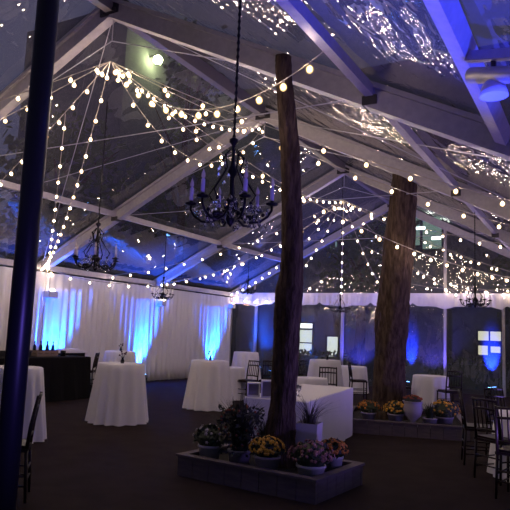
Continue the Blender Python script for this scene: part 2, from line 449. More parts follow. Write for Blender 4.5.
c2 = make_chandelier(75, 'dark chandelier hung high over the left drapes, below the left purlin', (-1.45, 7.55, 2.5), (roof(1.45) + .1 - 2.5) / 1.4 - .57, .2); c2.scale = (1.4, 1.4, 1.4)
make_chandelier(18, 'small black chandelier seen against the left drapes, lowest of the left row', (-XP, 12.44, 2.32), pz(XP) - 2.32 - .57, .9)
make_chandelier(18, 'small black chandelier left of the front trunk, above the far tent corner', (-XP, 16.75, 2.78), pz(XP) - 2.78 - .57, .1)
make_chandelier(18, 'small black chandelier hung before the white valance between the two trunks', (-.1, 15.25, 2.19), HR - .1 - 2.19 - .57, .6)
make_chandelier(18, 'small black chandelier hanging on a long chain at the right, before the valance', (XP, 12.28, 2.22), pz(XP) - 2.22 - .57, .3)

# ------------------------------------------------------------------ trees through the tent
def trunk(name, label, pts, seed, n=26):
    rnd = random.Random(seed); b = MB(); sub = []
    for i in range(len(pts) - 1):
        for k in range(7):
            u = k / 7; p, q = pts[i], pts[i + 1]; e = u * u * (3 - 2 * u)
            sub.append([p[j] + (q[j] - p[j]) * (u if j < 3 else e) for j in range(4)])
    sub.append(list(pts[-1]))
    ph = [rnd.uniform(0, 6.28) for _ in range(6)]
    for x, y, z, r in sub:
        for j in range(n):
            a = 2 * PI * j / n
            w = 1 + .05 * math.sin(3 * a + ph[0] + z * 1.3) + .035 * math.sin(5 * a + ph[1] - z * 2.1) + .03 * math.sin(9 * a + ph[2] + z * 3) + rnd.uniform(-.035, .035)
            b.v.append((x + r * w * math.cos(a), y + r * w * math.sin(a), z))
    for i in range(len(sub) - 1):
        for j in range(n): b.f.append((i * n + j, i * n + (j + 1) % n, (i + 1) * n + (j + 1) % n, (i + 1) * n + j))
    b.f.append(tuple(range(n))[::-1]); b.f.append(tuple((len(sub) - 1) * n + j for j in range(n)))
    t = thing(name, label, 'tree', (0, 0, 0))
    b.build('trunk', M['bark'], t, True)
    return t
t1 = trunk('tree', 'slim bare tree trunk rising from the front flower bed up to the clear roof',
      [(2.76, 6.22, .0, .21), (2.77, 6.2, .5, .165), (2.80, 6.18, .84, .135), (2.84, 6.13, 1.5, .142), (2.85, 6.11, 1.8, .152), (2.875, 6.08, 2.02, .150), (2.905, 6.06, 2.25, .125),
       (2.92, 6.03, 2.48, .115), (2.93, 5.95, 3.02, .112), (2.93, 5.87, 3.57, .106), (2.91, 5.79, 4.0, .100), (2.885, 5.73, 4.4, .088), (2.88, 5.72, 4.60, .085)], 3)
t2 = trunk('tree', 'thick bare tree trunk rising from the rear flower bed, leaning slightly right',
      [(2.44, 11.17, .0, .42), (2.48, 11.16, .12, .375), (2.49, 11.12, .45, .30), (2.52, 11.06, 1.0, .282), (2.55, 11.02, 1.35, .275), (2.60, 10.95, 2.0, .30), (2.62, 10.92, 2.25, .28),
       (2.72, 10.85, 3.15, .272), (2.81, 10.76, 4.06, .240), (2.86, 10.7, 4.52, .218)], 8)

# ------------------------------------------------------------------ foreground pole
po = thing('tent_pole', 'black round pole standing in the left foreground, glinting blue', 'pole', (3.57, 1.91, 0))
MB().tube([(0, 0, .02), (0, 0, roof(3.57) + .1)], .051, 24).build('shaft', M['pole'], po, True)
MB().lathe([(.16, 0), (.16, .02), (.07, .03), (.06, .06)], 20).build('base_plate', M['pole'], po)

# ------------------------------------------------------------------ linens and tables
def cloth(r0, r1, h, folds, seed, amp=.035):
    rnd = random.Random(seed); p = rnd.uniform(0, 6.3); n = folds * 8
    b = MB(); prof = [(0, h), (r0 * .5, h), (r0 * .96, h), (r0, h - .012)] + [(r0 + (r1 - r0) * u ** 1.1, h - .012 - (h - .02) * u) for u in (.12, .3, .5, .7, .85, 1.0)]
    for r, z in prof:
        u = max(0, (h - .012 - z) / h)
        for j in range(n):
            a = 2 * PI * j / n
            f = 1 + (amp / max(r, .1)) * (u ** .7) * (math.sin(folds * a + p + .8 * math.sin(3 * a + p)) + .35 * math.sin(folds * .5 * a + p * 2)) if u > 0 else 1
            zz = z + (.012 * math.sin(7 * a + p) if u > .99 else 0)
            b.v.append((r * f * math.cos(a), r * f * math.sin(a), max(zz, .004)))
    for i in range(len(prof) - 1):
        for j in range(n): b.f.append((i * n + j, (i + 1) * n + j, (i + 1) * n + (j + 1) % n, i * n + (j + 1) % n))
    return b
def cocktail(loc, label, seed, r0=.385, r1=.475, h=.968, group='tall cocktail tables in white floor-length linen', folds=14):
    t = thing('cocktail_table', label, 'cocktail table', (loc[0], loc[1], 0), seed, group)
    cloth(r0, r1, h, folds, seed, .05).build('tablecloth', M['linen'], t, True)
    MB().lathe([(.3, 0.004), (.3, .02), (.04, .05), (.035, h - .05), (r0 - .03, h - .03), (r0 - .03, h - .012)], 20).build('pedestal', M['fitting'], t, True)
    return t
cocktail((-1.2, 8.07), 'nearest tall cocktail table in white linen, standing clear on the carpet', 1)
cocktail((-1.15, 10.72), 'tall white linen cocktail table left of the grassy flower pot, second from the front', 2)
cocktail((-4.95, 12.3), 'tall white linen cocktail table just behind the nearest one, close to the drapes', 3)
cocktail((-3.85, 16.9), 'tall white linen cocktail table in the far left corner before the gable', 4)
cocktail((-.2, 14.55), 'tall white linen cocktail table between the two tree trunks', 5)
cocktail((-1.17, 5.85), 'tall white linen cocktail table cut by the left edge, behind the black pole', 6)

def round_table(loc, label, seed, r=.5, h=.74, drop=.74):
    t = thing('round_table', label, 'table', (loc[0], loc[1], 0), seed, 'low round tables in white linen')
    cloth(r, r * 1.1, h, 14, seed, .03).build('tablecloth', M['linen'], t, True)
    MB().lathe([(.28, .004), (.28, .02), (.035, .05), (.035, h - .04), (r - .04, h - .025), (r - .04, h - .012)], 20).build('pedestal', M['fitting'], t, True)
    return t
round_table((2.38, 14.75), 'low round table in white linen right of the rear trunk', 11, .40)
round_table((-1.85, 12.6), 'low white linen table behind the second cocktail table', 12, .38)
round_table((-.35, 16.9), 'low white linen table behind chairs, left of the rear trunk', 13, .42)
round_table((5.33, 8.2), 'low round table in white linen at the right edge behind dark chairs', 14, .62)
round_table((.9, 11.2), 'low white linen table before the pale window, right of the front trunk', 15, .33)

# long buffet table with a fitted white cover
def fitted(loc, rz, lx, ly, h, label):
    t = thing('buffet_table', label, 'table', (loc[0], loc[1], 0), rz)
    b = MB(); per = []
    N = 64
    for i in range(N):
        u = i / N * 4; s_, f = int(u), u - int(u)
        x, y = ((-1 + 2 * f, -1), (1, -1 + 2 * f), (1 - 2 * f, 1), (-1, 1 - 2 * f))[s_]
        per.append((x * lx / 2, y * ly / 2, s_, f))
    rows = [(h, .985), (h - .015, 1), (h * .6, 1.006), (h * .3, 1.012), (.006, 1.02)]
    for z, k in rows:
        for i, (x, y, s_, f) in enumerate(per):
            w = .012 * math.sin(i * 2.1) * (1 - z / h)
            b.v.append((x * k + w, y * k + w, z))
    for r in range(len(rows) - 1):
        for i in range(N): b.f.append((r * N + i, (r + 1) * N + i, (r + 1) * N + (i + 1) % N, r * N + (i + 1) % N))
    b.f.append(tuple(range(N)))
    o = b.build('table_cover', M['linen'], t)
    MB().box((0, 0, h - .03), (lx - .06, ly - .06, .03)).build('tabletop', M['fitting'], t)
    for sx in (-1, 1):
        for sy in (-1, 1): MB().tube([(sx * (lx / 2 - .12), sy * (ly / 2 - .15), .006), (sx * (lx / 2 - .12), sy * (ly / 2 - .15), h - .045)], .018, 8).build('leg', M['fitting'], t)
    return t
fitted((2.11, 8.27), math.radians(8.2), .86, 2.62, .75, 'long buffet table under a smooth white cover, behind the front flower bed')

# ------------------------------------------------------------------ chiavari chairs
def make_chair(loc, rz, label):
    t = thing('dining_chair', label, 'chair', loc, rz, 'dark slatted ballroom chairs')
    sm = MB().box((0, 0, .445), (.40, .40, .028)).box((0, 0, .468), (.36, .36, .03)); sm.build('seat', M['wood_dark'], t)
    for sx in (-1, 1):
        MB().tube([(sx * .19, .18, .0), (sx * .185, .18, .44)], [.013, .017], 8).build('leg', M['wood_dark'], t, True)
        MB().tube([(sx * .19, -.21, .0), (sx * .18, -.185, .45)], [.013, .017], 8).build('leg', M['wood_dark'], t, True)
    bf = MB()
    for sx in (-1, 1): bf.tube([(sx * .18, -.185, .43), (sx * .178, -.205, .65), (sx * .172, -.25, .92)], [.017, .016, .013], 8)
    for z, yy in ((.56, -.195), (.80, -.228), (.90, -.247)): bf.tube([(-.178, yy, z), (0, yy - .012, z + .008), (.178, yy, z)], .014, 8)
    bf.build('back_frame', M['wood_dark'], t, True)
    for k in range(5):
        x = -.12 + .06 * k
        MB().tube([(x, -.2, .565), (x, -.247, .905)], .008, 6).build('spindle', M['wood_dark'], t, True)
    st = MB()
    for z in (.14, .24):
        for sx in (-1, 1): st.tube([(sx * .188, -.2, z), (sx * .188, .18, z)], .009, 6)
        st.tube([(-.188, .18, z + .03), (.188, .18, z + .03)], .009, 6); st.tube([(-.188, -.2, z + .03), (.188, -.2, z + .03)], .009, 6)
    st.build('stretcher', M['wood_dark'], t, True)
    return t
ch = make_chair((1.13, 3.93, 0), math.radians(134), 'dark chair partly hidden by the black pole in the left foreground')
for x, y, a, lb in (
    (4.46, 8.6, -75, 'dark slatted chair at lower right, left side of the right-edge table'),
    (4.82, 7.75, -35, 'dark slatted chair nearest the camera at the right edge, in front of the white cloth'),
    (4.72, 9.25, -125, 'dark slatted chair at the right, farther side of the right-edge table'),
    (5.12, 7.0, -10, 'dark slatted chair cut by the right edge of the view'),
    (-1.36, 12.62, 165, 'dark chair beyond the second cocktail table, left one of a pair'),
    (-1.02, 13.05, 195, 'dark chair beyond the second cocktail table, right one of a pair'),
    (.80, 12.35, 20, 'dark slatted chair in front of the cocktail table between the trunks'),
    (-1.05, 14.7, 75, 'dark slatted chair left of the cocktail table between the trunks'),
    (.42, 15.3, -60, 'dark chair beside the rear trunk, at the low table behind'),
    (1.78, 14.3, -50, 'dark chair at the low white table right of the rear trunk, left of its cloth'),
    (2.92, 14.2, 40, 'dark chair at the low white table right of the rear trunk, right of its cloth'),
    (-5.35, 11.55, 120, 'dark slatted chair by the drapes at the far end of the black bar')):
    copy_tree(ch, (x, y, 0), math.radians(a), lb)

# white open-fronted display boxes on the near end of the buffet table
def display_box(loc, rz, h, label):
    t = thing('display_box', label, 'box', loc, rz, 'white boxes on the buffet table')
    w = .165; b = MB()
    b.box((0, 0, .006), (w, w, .012)).box((0, 0, h - .008), (w, w, .016)).box((0, w / 2 - .006, h / 2), (w, .012, h - .028))
    for s_ in (-1, 1): b.box((s_ * (w / 2 - .009), -.006, h / 2), (.018, w - .012, h - .028))
    b.build('shell', M['linen'], t)
    MB().box((0, .0, h / 2), (w - .038, .008, h - .03)).build('front_panel', M['pot_lilac'], t)
    return t
for i, (dx, hh) in enumerate(((-.345, .175), (-.155, .215), (.03, .225))):
    c_, s_ = math.cos(math.radians(8.2)), math.sin(math.radians(8.2)); dy = -1.19
    display_box((2.11 + dx * c_ - dy * s_, 8.27 + dx * s_ + dy * c_, .751), math.radians(28), hh, ('low white open box on the buffet table, leftmost of three', 'white open box on the buffet table, middle of three', 'white open box on the buffet table, nearest the slim trunk')[i])

# glasses on the buffet
for i, (x, y) in enumerate(((2.28, 7.62), (2.36, 7.52))):
    g = MB().lathe([(.0, 0), (.03, .002), (.03, .005), (.005, .01), (.005, .06), (.03, .09), (.033, .14), (.03, .14), (.026, .09), (.0, .066)], 12)
    tag(g.build('drinking_glass', M['glass'], None, True, loc=(x, y, .751)), ('clear stemmed glass on the white buffet table, left one', 'clear stemmed glass on the white buffet table, right one')[i], 'glass', 'glasses on the buffet table')

# bud vases
def bud(loc, label, seed):
    rnd = random.Random(seed)
    t = thing('bud_vase', label, 'vase', loc, 0, 'bud vases on the cocktail tables')
    MB().lathe([(.0, 0), (.028, .002), (.034, .04), (.018, .08), (.022, .10), (.016, .10), (.012, .08), (0, .05)], 12).build('vase', M['bottle'], t, True)
    st = MB(); fl = MB()
    for k in range(6):
        a = rnd.uniform(0, 6.28); r = rnd.uniform(.02, .06); z = rnd.uniform(.13, .2)
        st.tube([(0, 0, .06), (r * .4 * math.cos(a), r * .4 * math.sin(a), .11), (r * math.cos(a), r * math.sin(a), z)], .003, 4)
        fl.ball((r * math.cos(a), r * math.sin(a), z), .016, 6, 5)
    st.build('stem', M['leaf_dark'], t); fl.build('flower', M['petal_purple'], t, True)
bud((-1.12, 8.0, .969), 'small dark bud vase of flowers on the nearest cocktail table', 1)
bud((-1.1, 10.65, .969), 'small dark bud vase on the second cocktail table, before a blue glow', 2)
bud((-4.9, 12.25, .969), 'small dark bud vase on the cocktail table close to the drapes', 3)
bud((-.12, 14.5, .969), 'small dark bud vase on the cocktail table between the trunks', 4)

# ------------------------------------------------------------------ bar
bar = thing('bar_table', 'long bar table under a black cloth, left of the nearest cocktail table', 'bar', (-4.35, 8.75, 0))
b = MB(); lx, ly, h = .72, 3.0, .90; N = 96; rows = [(h, .98), (h - .015, 1.0), (h * .5, 1.02), (.006, 1.07)]
for z, k in rows:
    for i in range(N):
        u = i / N * 4; s_, f = int(u), u - int(u)
        x, y = ((-1 + 2 * f, -1), (1, -1 + 2 * f), (1 - 2 * f, 1), (-1, 1 - 2 * f))[s_]
        w = .022 * math.sin(i * 1.9) * (1 - z / h)
        b.v.append((x * (lx / 2 + (k - 1) * .6 + w), y * (ly / 2 + (k - 1) * 1.2 + w), z))
for r in range(3):
    for i in range(N): b.f.append((r * N + i, (r + 1) * N + i, (r + 1) * N + (i + 1) % N, r * N + (i + 1) % N))
b.f.append(tuple(range(N))); b.build('tablecloth', M['black_linen'], bar)
MB().box((0, 0, h - .03), (lx - .06, ly - .06, .03)).build('tabletop', M['fitting'], bar)
for sx in (-1, 1):
    for sy in (-1, 1): MB().tube([(sx * .28, sy * 1.35, .006), (sx * .28, sy * 1.35, h - .045)], .018, 8).build('leg', M['fitting'], bar)
bb = thing('back_bar', 'narrow white-clothed back bar against the drapes behind the black bar', 'bar', (-5.4, 10.35, 0))
MB().box((0, 0, .47), (.4, 1.9, .9)).build('table_skirt', M['black_linen'], bb); MB().box((0, 0, .945), (.46, 1.96, .05)).build('tabletop', M['linen'], bb)
MB().box((0, 0, .012), (.3, 1.8, .02)).build('base', M['fitting'], bb)
# crate on the bar with bottles behind it
cr = thing('crate', 'pale wooden crate of dark bottles standing on the black bar', 'crate', (-4.42, 9.28, .901))
cb = MB()
for s in (-1, 1):
    for k in range(2):
        cb.box((s * .14, 0, .035 + k * .062), (.012, .56, .054)); cb.box((0, s * .275, .035 + k * .062), (.28, .012, .054))
    for q in (-1, 1): cb.box((s * .125, q * .26, .065), (.02, .02, .13))
cb.box((0, 0, .008), (.28, .56, .012)); cb.build('slatted_box', M['crate'], cr)
for i, (dx, dy) in enumerate(((-.05, -.20), (.05, -.12), (-.05, -.04), (.05, .05), (-.04, .14), (.05, .21))):
    t = thing('bottle', ('dark bottle in the crate on the bar, first from the left', 'dark bottle in the crate on the bar, second from the left', 'dark bottle in the crate on the bar, third from the left', 'dark bottle in the crate on the bar, third from the right', 'dark bottle in the crate on the bar, second from the right', 'dark bottle in the crate on the bar, first from the right')[i], 'bottle', (-4.42 + dx, 9.28 + dy, .917), 0, 'bottles in the crate on the bar')
    MB().lathe([(.0, 0), (.034, .002), (.036, .01), (.036, .17), (.03, .2), (.013, .235), (.012, .285)], 12).build('body', M['bottle'], t, True)
    MB().lathe([(.014, .27), (.015, .30), (.0, .302)], 10).build('cap', M['iron'], t)
tag(MB().lathe([(0, 0), (.05, .002), (.055, .08), (.06, .12), (.055, .12), (.05, .02), (0, .015)], 14).build('ice_bucket', M['bottle'], None, True, loc=(-4.3, 9.72, .901)), 'small dark bucket on the black bar, right of the crate', 'bucket')
tag(MB().box((0, 0, .05), (.34, .5, .1)).box((0, 0, .105), (.36, .52, .014)).build('storage_box', M['housing'], None, loc=(-4.45, 8.6, .901)), 'dark flat box on the black bar, left of the crate', 'box')
tag(MB().lathe([(0, 0), (.13, .0), (.16, .02), (.155, .025), (.12, .008), (0, .008)], 20).build('tray', M['pot_white'], None, True, loc=(-5.4, 10.5, .971)), 'white round tray lying on the back bar', 'tray')
tag(MB().box((0, 0, .02), (.25, .5, .04)).build('napkin_stack', M['linen'], None, loc=(-5.4, 10.95, .971)), 'flat stack of white napkins on the back bar', 'napkins')

# ------------------------------------------------------------------ planters
def planter(loc, rz, lx, ly, h, label):
    t = thing('planter_box', label, 'planter', (loc[0], loc[1], 0), rz, 'wooden planter boxes around the tree trunks')
    w = .05
    for s in (-1, 1):
        b = MB(); n = int(lx / .2)
        for k in range(n): b.box((-lx / 2 + (k + .5) * lx / n, s * (ly / 2 - w / 2), h / 2), (lx / n - .006, w * .8, h))
        b.build('side_board', M['plank'], t)
        b = MB(); n = int(ly / .2)
        for k in range(n): b.box((s * (lx / 2 - w / 2), -ly / 2 + w + (k + .5) * (ly - 2 * w) / n, h / 2), (w * .8, (ly - 2 * w) / n - .006, h))
        b.build('side_board', M['plank'], t)
    r = MB()
    for s in (-1, 1):
        r.box((0, s * (ly / 2 - .035), h + .013), (lx + .03, .10, .024)); r.box((s * (lx / 2 - .035), 0, h + .013), (.10, ly - .17, .024))
    r.build('rim', M['plank'], t)
    MB().box((0, 0, (h - .06) / 2 + .004), (lx - 2 * w - .01, ly - 2 * w - .01, h - .06)).build('soil', M['soil'], t)
    return t
planter((2.71, 6.07), math.radians(-5), 1.7, 1.06, .20, 'low wooden planter box around the slim front trunk, full of potted mums')
planter((2.80, 11.02), math.radians(16), 2.0, 2.0, .20, 'low wooden planter box around the thick rear trunk, full of potted mums')
ZS = .142

def mum(loc, r, ph, pr, petal, pot, label, dome=1.0, nfl=110, seed=0):
    rnd = random.Random(seed)
    t = thing('potted_mum', label, 'potted plant', loc, 0, 'potted chrysanthemums in the planters')
    MB().lathe([(0, 0), (pr * .8, 0), (pr, ph), (pr * 1.07, ph), (pr * 1.07, ph + .025), (pr * .95, ph + .025), (pr * .93, ph - .02), (0, ph - .02)], 18).build('pot', pot, t, True)
    fo = MB(); fl = MB(); cz = ph + r * .45
    for k in range(230):
        a = rnd.uniform(0, 6.28); e = rnd.uniform(-.35, 1.5); q = r * rnd.uniform(.55, .98)
        p = Vector((q * math.cos(e) * math.cos(a), q * math.cos(e) * math.sin(a), cz + q * dome * math.sin(e) * .8))
        u = Vector((rnd.gauss(0, 1), rnd.gauss(0, 1), rnd.gauss(0, 1))).normalized() * .032; v = u.orthogonal().normalized() * .016
        fo.add([p - u, p + v, p + u, p - v], [(0, 1, 2, 3)])
    fo.ball((0, 0, cz), (r * .72, r * .72, r * .6), 10, 7); fo.tube([(0, 0, ph - .02), (0, 0, cz)], r * .35, 8)
    fo.build('foliage', M['leaf'] if petal != 'purple' else M['leaf_dark'], t)
    for k in range(nfl):
        a = rnd.uniform(0, 6.28); e = math.asin(rnd.uniform(-.12, 1)); q = r * rnd.uniform(.93, 1.05)
        nrm = Vector((math.cos(e) * math.cos(a), math.cos(e) * math.sin(a), dome * .8 * math.sin(e)))
        p = nrm * q + Vector((0, 0, cz)); nrm.normalize(); x = nrm.orthogonal().normalized(); y = nrm.cross(x); R = rnd.uniform(.018, .027)
        vs = [p + nrm * .012]
        for j in range(10):
            b_ = 2 * PI * j / 10; rr = R * (1 if j % 2 == 0 else .68); vs.append(p + x * rr * math.cos(b_) + y * rr * math.sin(b_))
        fl.add(vs, [(0, 1 + j, 1 + (j + 1) % 10) for j in range(10)])
    fl.build('blooms', M['petal_' + petal], t)['kind'] = 'stuff'
    return t
mum((2.06, 5.88, ZS), .20, .15, .125, 'white', M['pot_white'], 'dark mum with pale buds in white pot, left end of front planter', .9, 26, 1)
mum((2.86, 5.72, ZS), .185, .16, .13, 'yellow', M['pot_lilac'], 'golden yellow mum in a pale pot in front of the slim trunk', .85, 130, 2)
mum((3.33, 5.76, ZS), .225, .13, .14, 'pink', M['pot_white'], 'broad dusky pink mum at the right front corner of the front planter', .8, 120, 3)
mum((3.38, 6.22, ZS), .155, .15, .10, 'orange', M['pot_white'], 'small rust orange mum at the right back corner of the front planter', 1.0, 70, 4)
mum((2.42, 10.2, ZS), .20, .15, .12, 'orange', M['pot_lilac'], 'orange mum at the left end of the rear planter, before the thick trunk', .8, 80, 5)
mum((2.86, 10.28, ZS), .20, .16, .13, 'yellow', M['pot_lilac'], 'yellow mum in a grey pot right below the thick trunk', .85, 100, 6)
mum((3.58, 10.62, ZS), .25, .15, .14, 'yellow', M['pot_lilac'], 'large yellow and green mum at the right end of the rear planter', .9, 80, 7)

def grass_pot(loc, label, pot, blades, hgt, spread, square=None, seed=0, mat='grass', pr=.13, ph=.17):
    rnd = random.Random(seed)
    t = thing('potted_grass', label, 'potted plant', loc, .15, 'potted grasses in the planters')
    if square:
        w, hh = square; b = MB()
        prof = [(w * .40, 0), (w * .5, hh), (w * .46, hh), (w * .44, hh - .04)]
        for r, z in prof:
            for sx, sy in ((-1, -1), (1, -1), (1, 1), (-1, 1)): b.v.append((sx * r, sy * r, z))
        for i in range(3):
            for j in range(4): b.f.append((i * 4 + j, i * 4 + (j + 1) % 4, i * 4 + 4 + (j + 1) % 4, i * 4 + 4 + j))
        b.f += [(3, 2, 1, 0), (12, 13, 14, 15)]
        b.build('pot', pot, t); z0 = hh - .04; r0 = w * .3
    else:
        MB().lathe([(0, 0), (pr * .8, 0), (pr, ph), (pr * 1.06, ph), (pr * 1.06, ph + .02), (pr * .92, ph + .02), (pr * .9, ph - .02), (0, ph - .02)], 18).build('pot', pot, t, True); z0 = ph - .02; r0 = pr * .6
    g = MB()
    for k in range(blades):
        a = rnd.uniform(0, 6.28); q = rnd.uniform(0, r0); s = rnd.uniform(.25, 1) * spread; hh = hgt * rnd.uniform(.6, 1.05)
        p0 = Vector((q * math.cos(a), q * math.sin(a), z0)); dr = Vector((math.cos(a), math.sin(a), 0)); sd = Vector((-math.sin(a), math.cos(a), 0)) * .006
        pts = [p0 + dr * (s * u * u) + Vector((0, 0, hh * (u - .28 * u ** 3 * s / spread))) for u in (0, .35, .7, 1)]
        vs = []
        for i, p in enumerate(pts): vs += [p - sd * (1 - i * .28), p + sd * (1 - i * .28)]
        g.add(vs, [(i * 2, i * 2 + 1, i * 2 + 3, i * 2 + 2) for i in range(3)])
    g.build('blades', M[mat], t); return t, rnd
tg, rnd = grass_pot((2.44, 5.88, ZS), 'tall dark grass clump with small flowers in a grey pot, front planter', M['pot_lilac'], 380, .66, .36, seed=5, mat='leaf_dark', pr=.125, ph=.15)
fo = MB(); fl = MB()
for k in range(420):
    a = rnd.uniform(0, 6.28); q = .25 * math.sqrt(rnd.random()); z = rnd.uniform(.14, .62)
    p = Vector((q * math.cos(a), q * math.sin(a), z)); u = Vector((rnd.gauss(0, 1), rnd.gauss(0, 1), rnd.gauss(0, 1))).normalized() * .035
    fo.add([p - u, p + u.orthogonal().normalized() * .016, p + u, p - u.orthogonal().normalized() * .016], [(0, 1, 2, 3)])
    if k % 11 == 0: fl.ball(p, .014, 5, 4)
fo.build('foliage', M['leaf_dark'], tg); fl.build('blooms', M['petal_rust'], tg)['kind'] = 'stuff'
grass_pot((3.02, 6.38, ZS), 'spiky grass in a tall square white planter behind the pink mum', M['pot_white'], 90, .36, .42, (.26, .46), seed=8)
grass_pot((2.48, 6.36, ZS), 'dark upright grass behind the slim trunk in the front planter', M['pot_lilac'], 160, .36, .14, seed=9, mat='leaf_dark', pr=.1, ph=.14)
grass_pot((3.40, 10.38, ZS), 'green grass clump in a pale pot beside the yellow mum, rear planter', M['pot_lilac'], 150, .32, .16, seed=10, mat='leaf', pr=.11, ph=.14)
# urn with rust mum
ur = thing('urn_planter', 'tall lilac urn holding a small rust mum in the rear planter', 'potted plant', (3.14, 10.30, ZS))
MB().lathe([(0, 0), (.09, 0), (.09, .02), (.05, .05), (.05, .09), (.13, .18), (.165, .28), (.14, .36), (.16, .40), (.17, .41), (.14, .41), (.12, .36), (0, .34)], 20).build('urn', M['pot_lilac'], ur, True)
fl = MB(); fo = MB(); rnd = random.Random(2)
for k in range(60):
    a = rnd.uniform(0, 6.28); q = .15 * math.sqrt(rnd.random()); p = (q * math.cos(a), q * math.sin(a), .50 - q * q * 2.2 + rnd.uniform(-.01, .01)); fl.ball(p, (.02, .02, .012), 6, 4)
fo.ball((0, 0, .41), (.14, .14, .08), 12, 6)
fo.build('foliage', M['leaf_dark'], ur); fl.build('blooms', M['petal_rust'], ur)['kind'] = 'stuff'

# ------------------------------------------------------------------ light fixtures
def aim(o, d):
    o.rotation_euler = Vector(d).to_track_quat('-Z', 'Y').to_euler()
def uplight(loc, d, label, power, spot=75, col=(.006, .10, 1.0), lens='blue_lens'):
    t = thing('uplight', label, 'uplight', loc, 0, 'blue uplights on the ground')
    dv = Vector(d).normalized(); q = Vector((0, 0, 1)).rotation_difference(dv).to_matrix()
    hb = MB().lathe([(.0, -.08), (.06, -.08), (.085, -.03), (.085, .09), (.078, .09), (.075, .06), (.0, .06)], 16)
    hb.v = [tuple(q @ Vector(v) + Vector((0, 0, .15))) for v in hb.v]; hb.build('housing', M['housing'], t, True)
    ln = MB().lathe([(.0, .066), (.072, .066), (.072, .092), (.05, .112), (.0, .122)], 16)
    ln.v = [tuple(q @ Vector(v) + Vector((0, 0, .15))) for v in ln.v]; ln.build('lens', M[lens], t)
    MB().box((-.1, 0, .08), (.012, .04, .15)).box((.1, 0, .08), (.012, .04, .15)).box((0, 0, .008), (.22, .06, .014)).build('yoke', M['housing'], t)
    ld = bpy.data.lights.new('uplight_beam', 'SPOT'); ld.energy = power; ld.color = col; ld.spot_size = math.radians(spot); ld.spot_blend = .7; ld.shadow_soft_size = .06
    o = bpy.data.objects.new('beam', ld); COL.objects.link(o); o.parent = t; o.location = dv * .16 + Vector((0, 0, .15)); aim(o, dv)
uplight((-5.72, 10.9, 0), (-.16, 0, 1), 'blue uplight at the drape foot behind the black bar', 2700)
uplight((-5.72, 14.25, 0), (-.16, 0, 1), 'blue uplight at the drape foot behind the front cocktail tables', 2700)
uplight((-5.72, 18.1, 0), (-.16, 0, 1), 'blue uplight at the drape foot near the far tent corner', 2700)
uplight((-4.7, 19.2, 0), (.1, .1, 1), 'blue uplight at the gable foot in the far left corner', 1800, 60)
uplight((-1.0, 19.2, 0), (-.1, 0.05, 1), 'blue uplight at the gable foot left of the thick trunk', 520, 105, (.10, .10, 1))
uplight((.62, 19.25, 0), (0, .42, 1), 'blue uplight at the gable foot just right of the thick trunk', 5000, 26, (.012, .045, 1))
uplight((3.02, 19.2, 0), (0, .50, 1), 'blue uplight at the gable foot at the right, its bright lens showing', 8000, 30, (.012, .045, 1))
uplight((1.35, 19.2, 0), (-.05, 0, 1), 'added violet fill uplight at the gable foot, hidden behind the low white table', 420, 105, (.14, .10, 1))  # wide wash added to colour the gable rafters, kept out of sight
uplight((5.75, 3.7, 0), (-.12, .05, 1), 'blue uplight at the right eave beside the camera, under the roof beams', 1600, 50, (.03, .05, 1))
uplight((5.75, 1.2, 0), (-.5, .2, 1), 'blue uplight at the right eave behind the camera', 170, 110, (.20, .12, 1))
for k, (y, lb) in enumerate(((6.3, 'nearest one beyond the camera'), (10.4, 'middle one'), (14.9, 'far one'))):
    uplight((5.8, y, 0), (-.75, -.1, 1), 'added violet fill uplight at the right wall, ' + lb, 190, 120, (.30, .20, 1))  # unseen uplights added as a violet fill on linens and floor

def flood(loc, label, lens, sz=.26):
    t = thing('flood_lamp', label, 'lamp', loc, 0, 'flood lamps on the tent legs')
    MB().box((0, 0, 0), (.18, sz, .16)).build('housing', M['housing_grey'], t)
    MB().box((.045, 0, .10), (.05, .10, .06)).build('lens', M[lens], t)
    MB().tube([(-.06, .0, .07), (-.06, 0, .18), (-.08, 0, .52)], .012, 6).build('bracket', M['aluminium'], t)
flood((-W + .30, 10.66, 2.30), 'grey flood lamp bracketed to the second tent leg over the left drapes', 'white_lens', .3)
flood((-W + .30, 15.06, 2.36), 'grey flood lamp on the third tent leg behind a small chandelier', 'white_lens', .2)
flood((-W + .30, 19.2, 2.52), 'small amber-glowing lamp at the far left tent corner', 'amber_lens', .2)

# heater pipe and lamp can clamped beyond the lower right purlin
pp = thing('overhead_lamp', 'overhead lamp on a grey pipe bracket at the upper right corner, lit blue', 'lamp', (5.2, 3.95, 3.27))
MB().tube([(-.03, .02, 0), (.52, -.27, -.2)], .042, 16).build('pipe', M['aluminium'], pp, True)
MB().beam((-.04, .02, .105), (.52, -.27, -.09), .05, .05).build('crossbar', M['aluminium'], pp)
MB().lathe([(.0, -.01), (.03, -.01), (.055, -.04), (.07, -.10), (.066, -.10), (.05, -.04), (0, -.025)], 18).build('shade', M['canvas'], pp, True, loc=(.09, -.03, -.05))
MB().tube([(.09, -.03, .1), (.09, -.03, -.06)], .014, 8).build('clamp', M['fitting'], pp); pp.scale = (1.25, 1.25, 1.25)

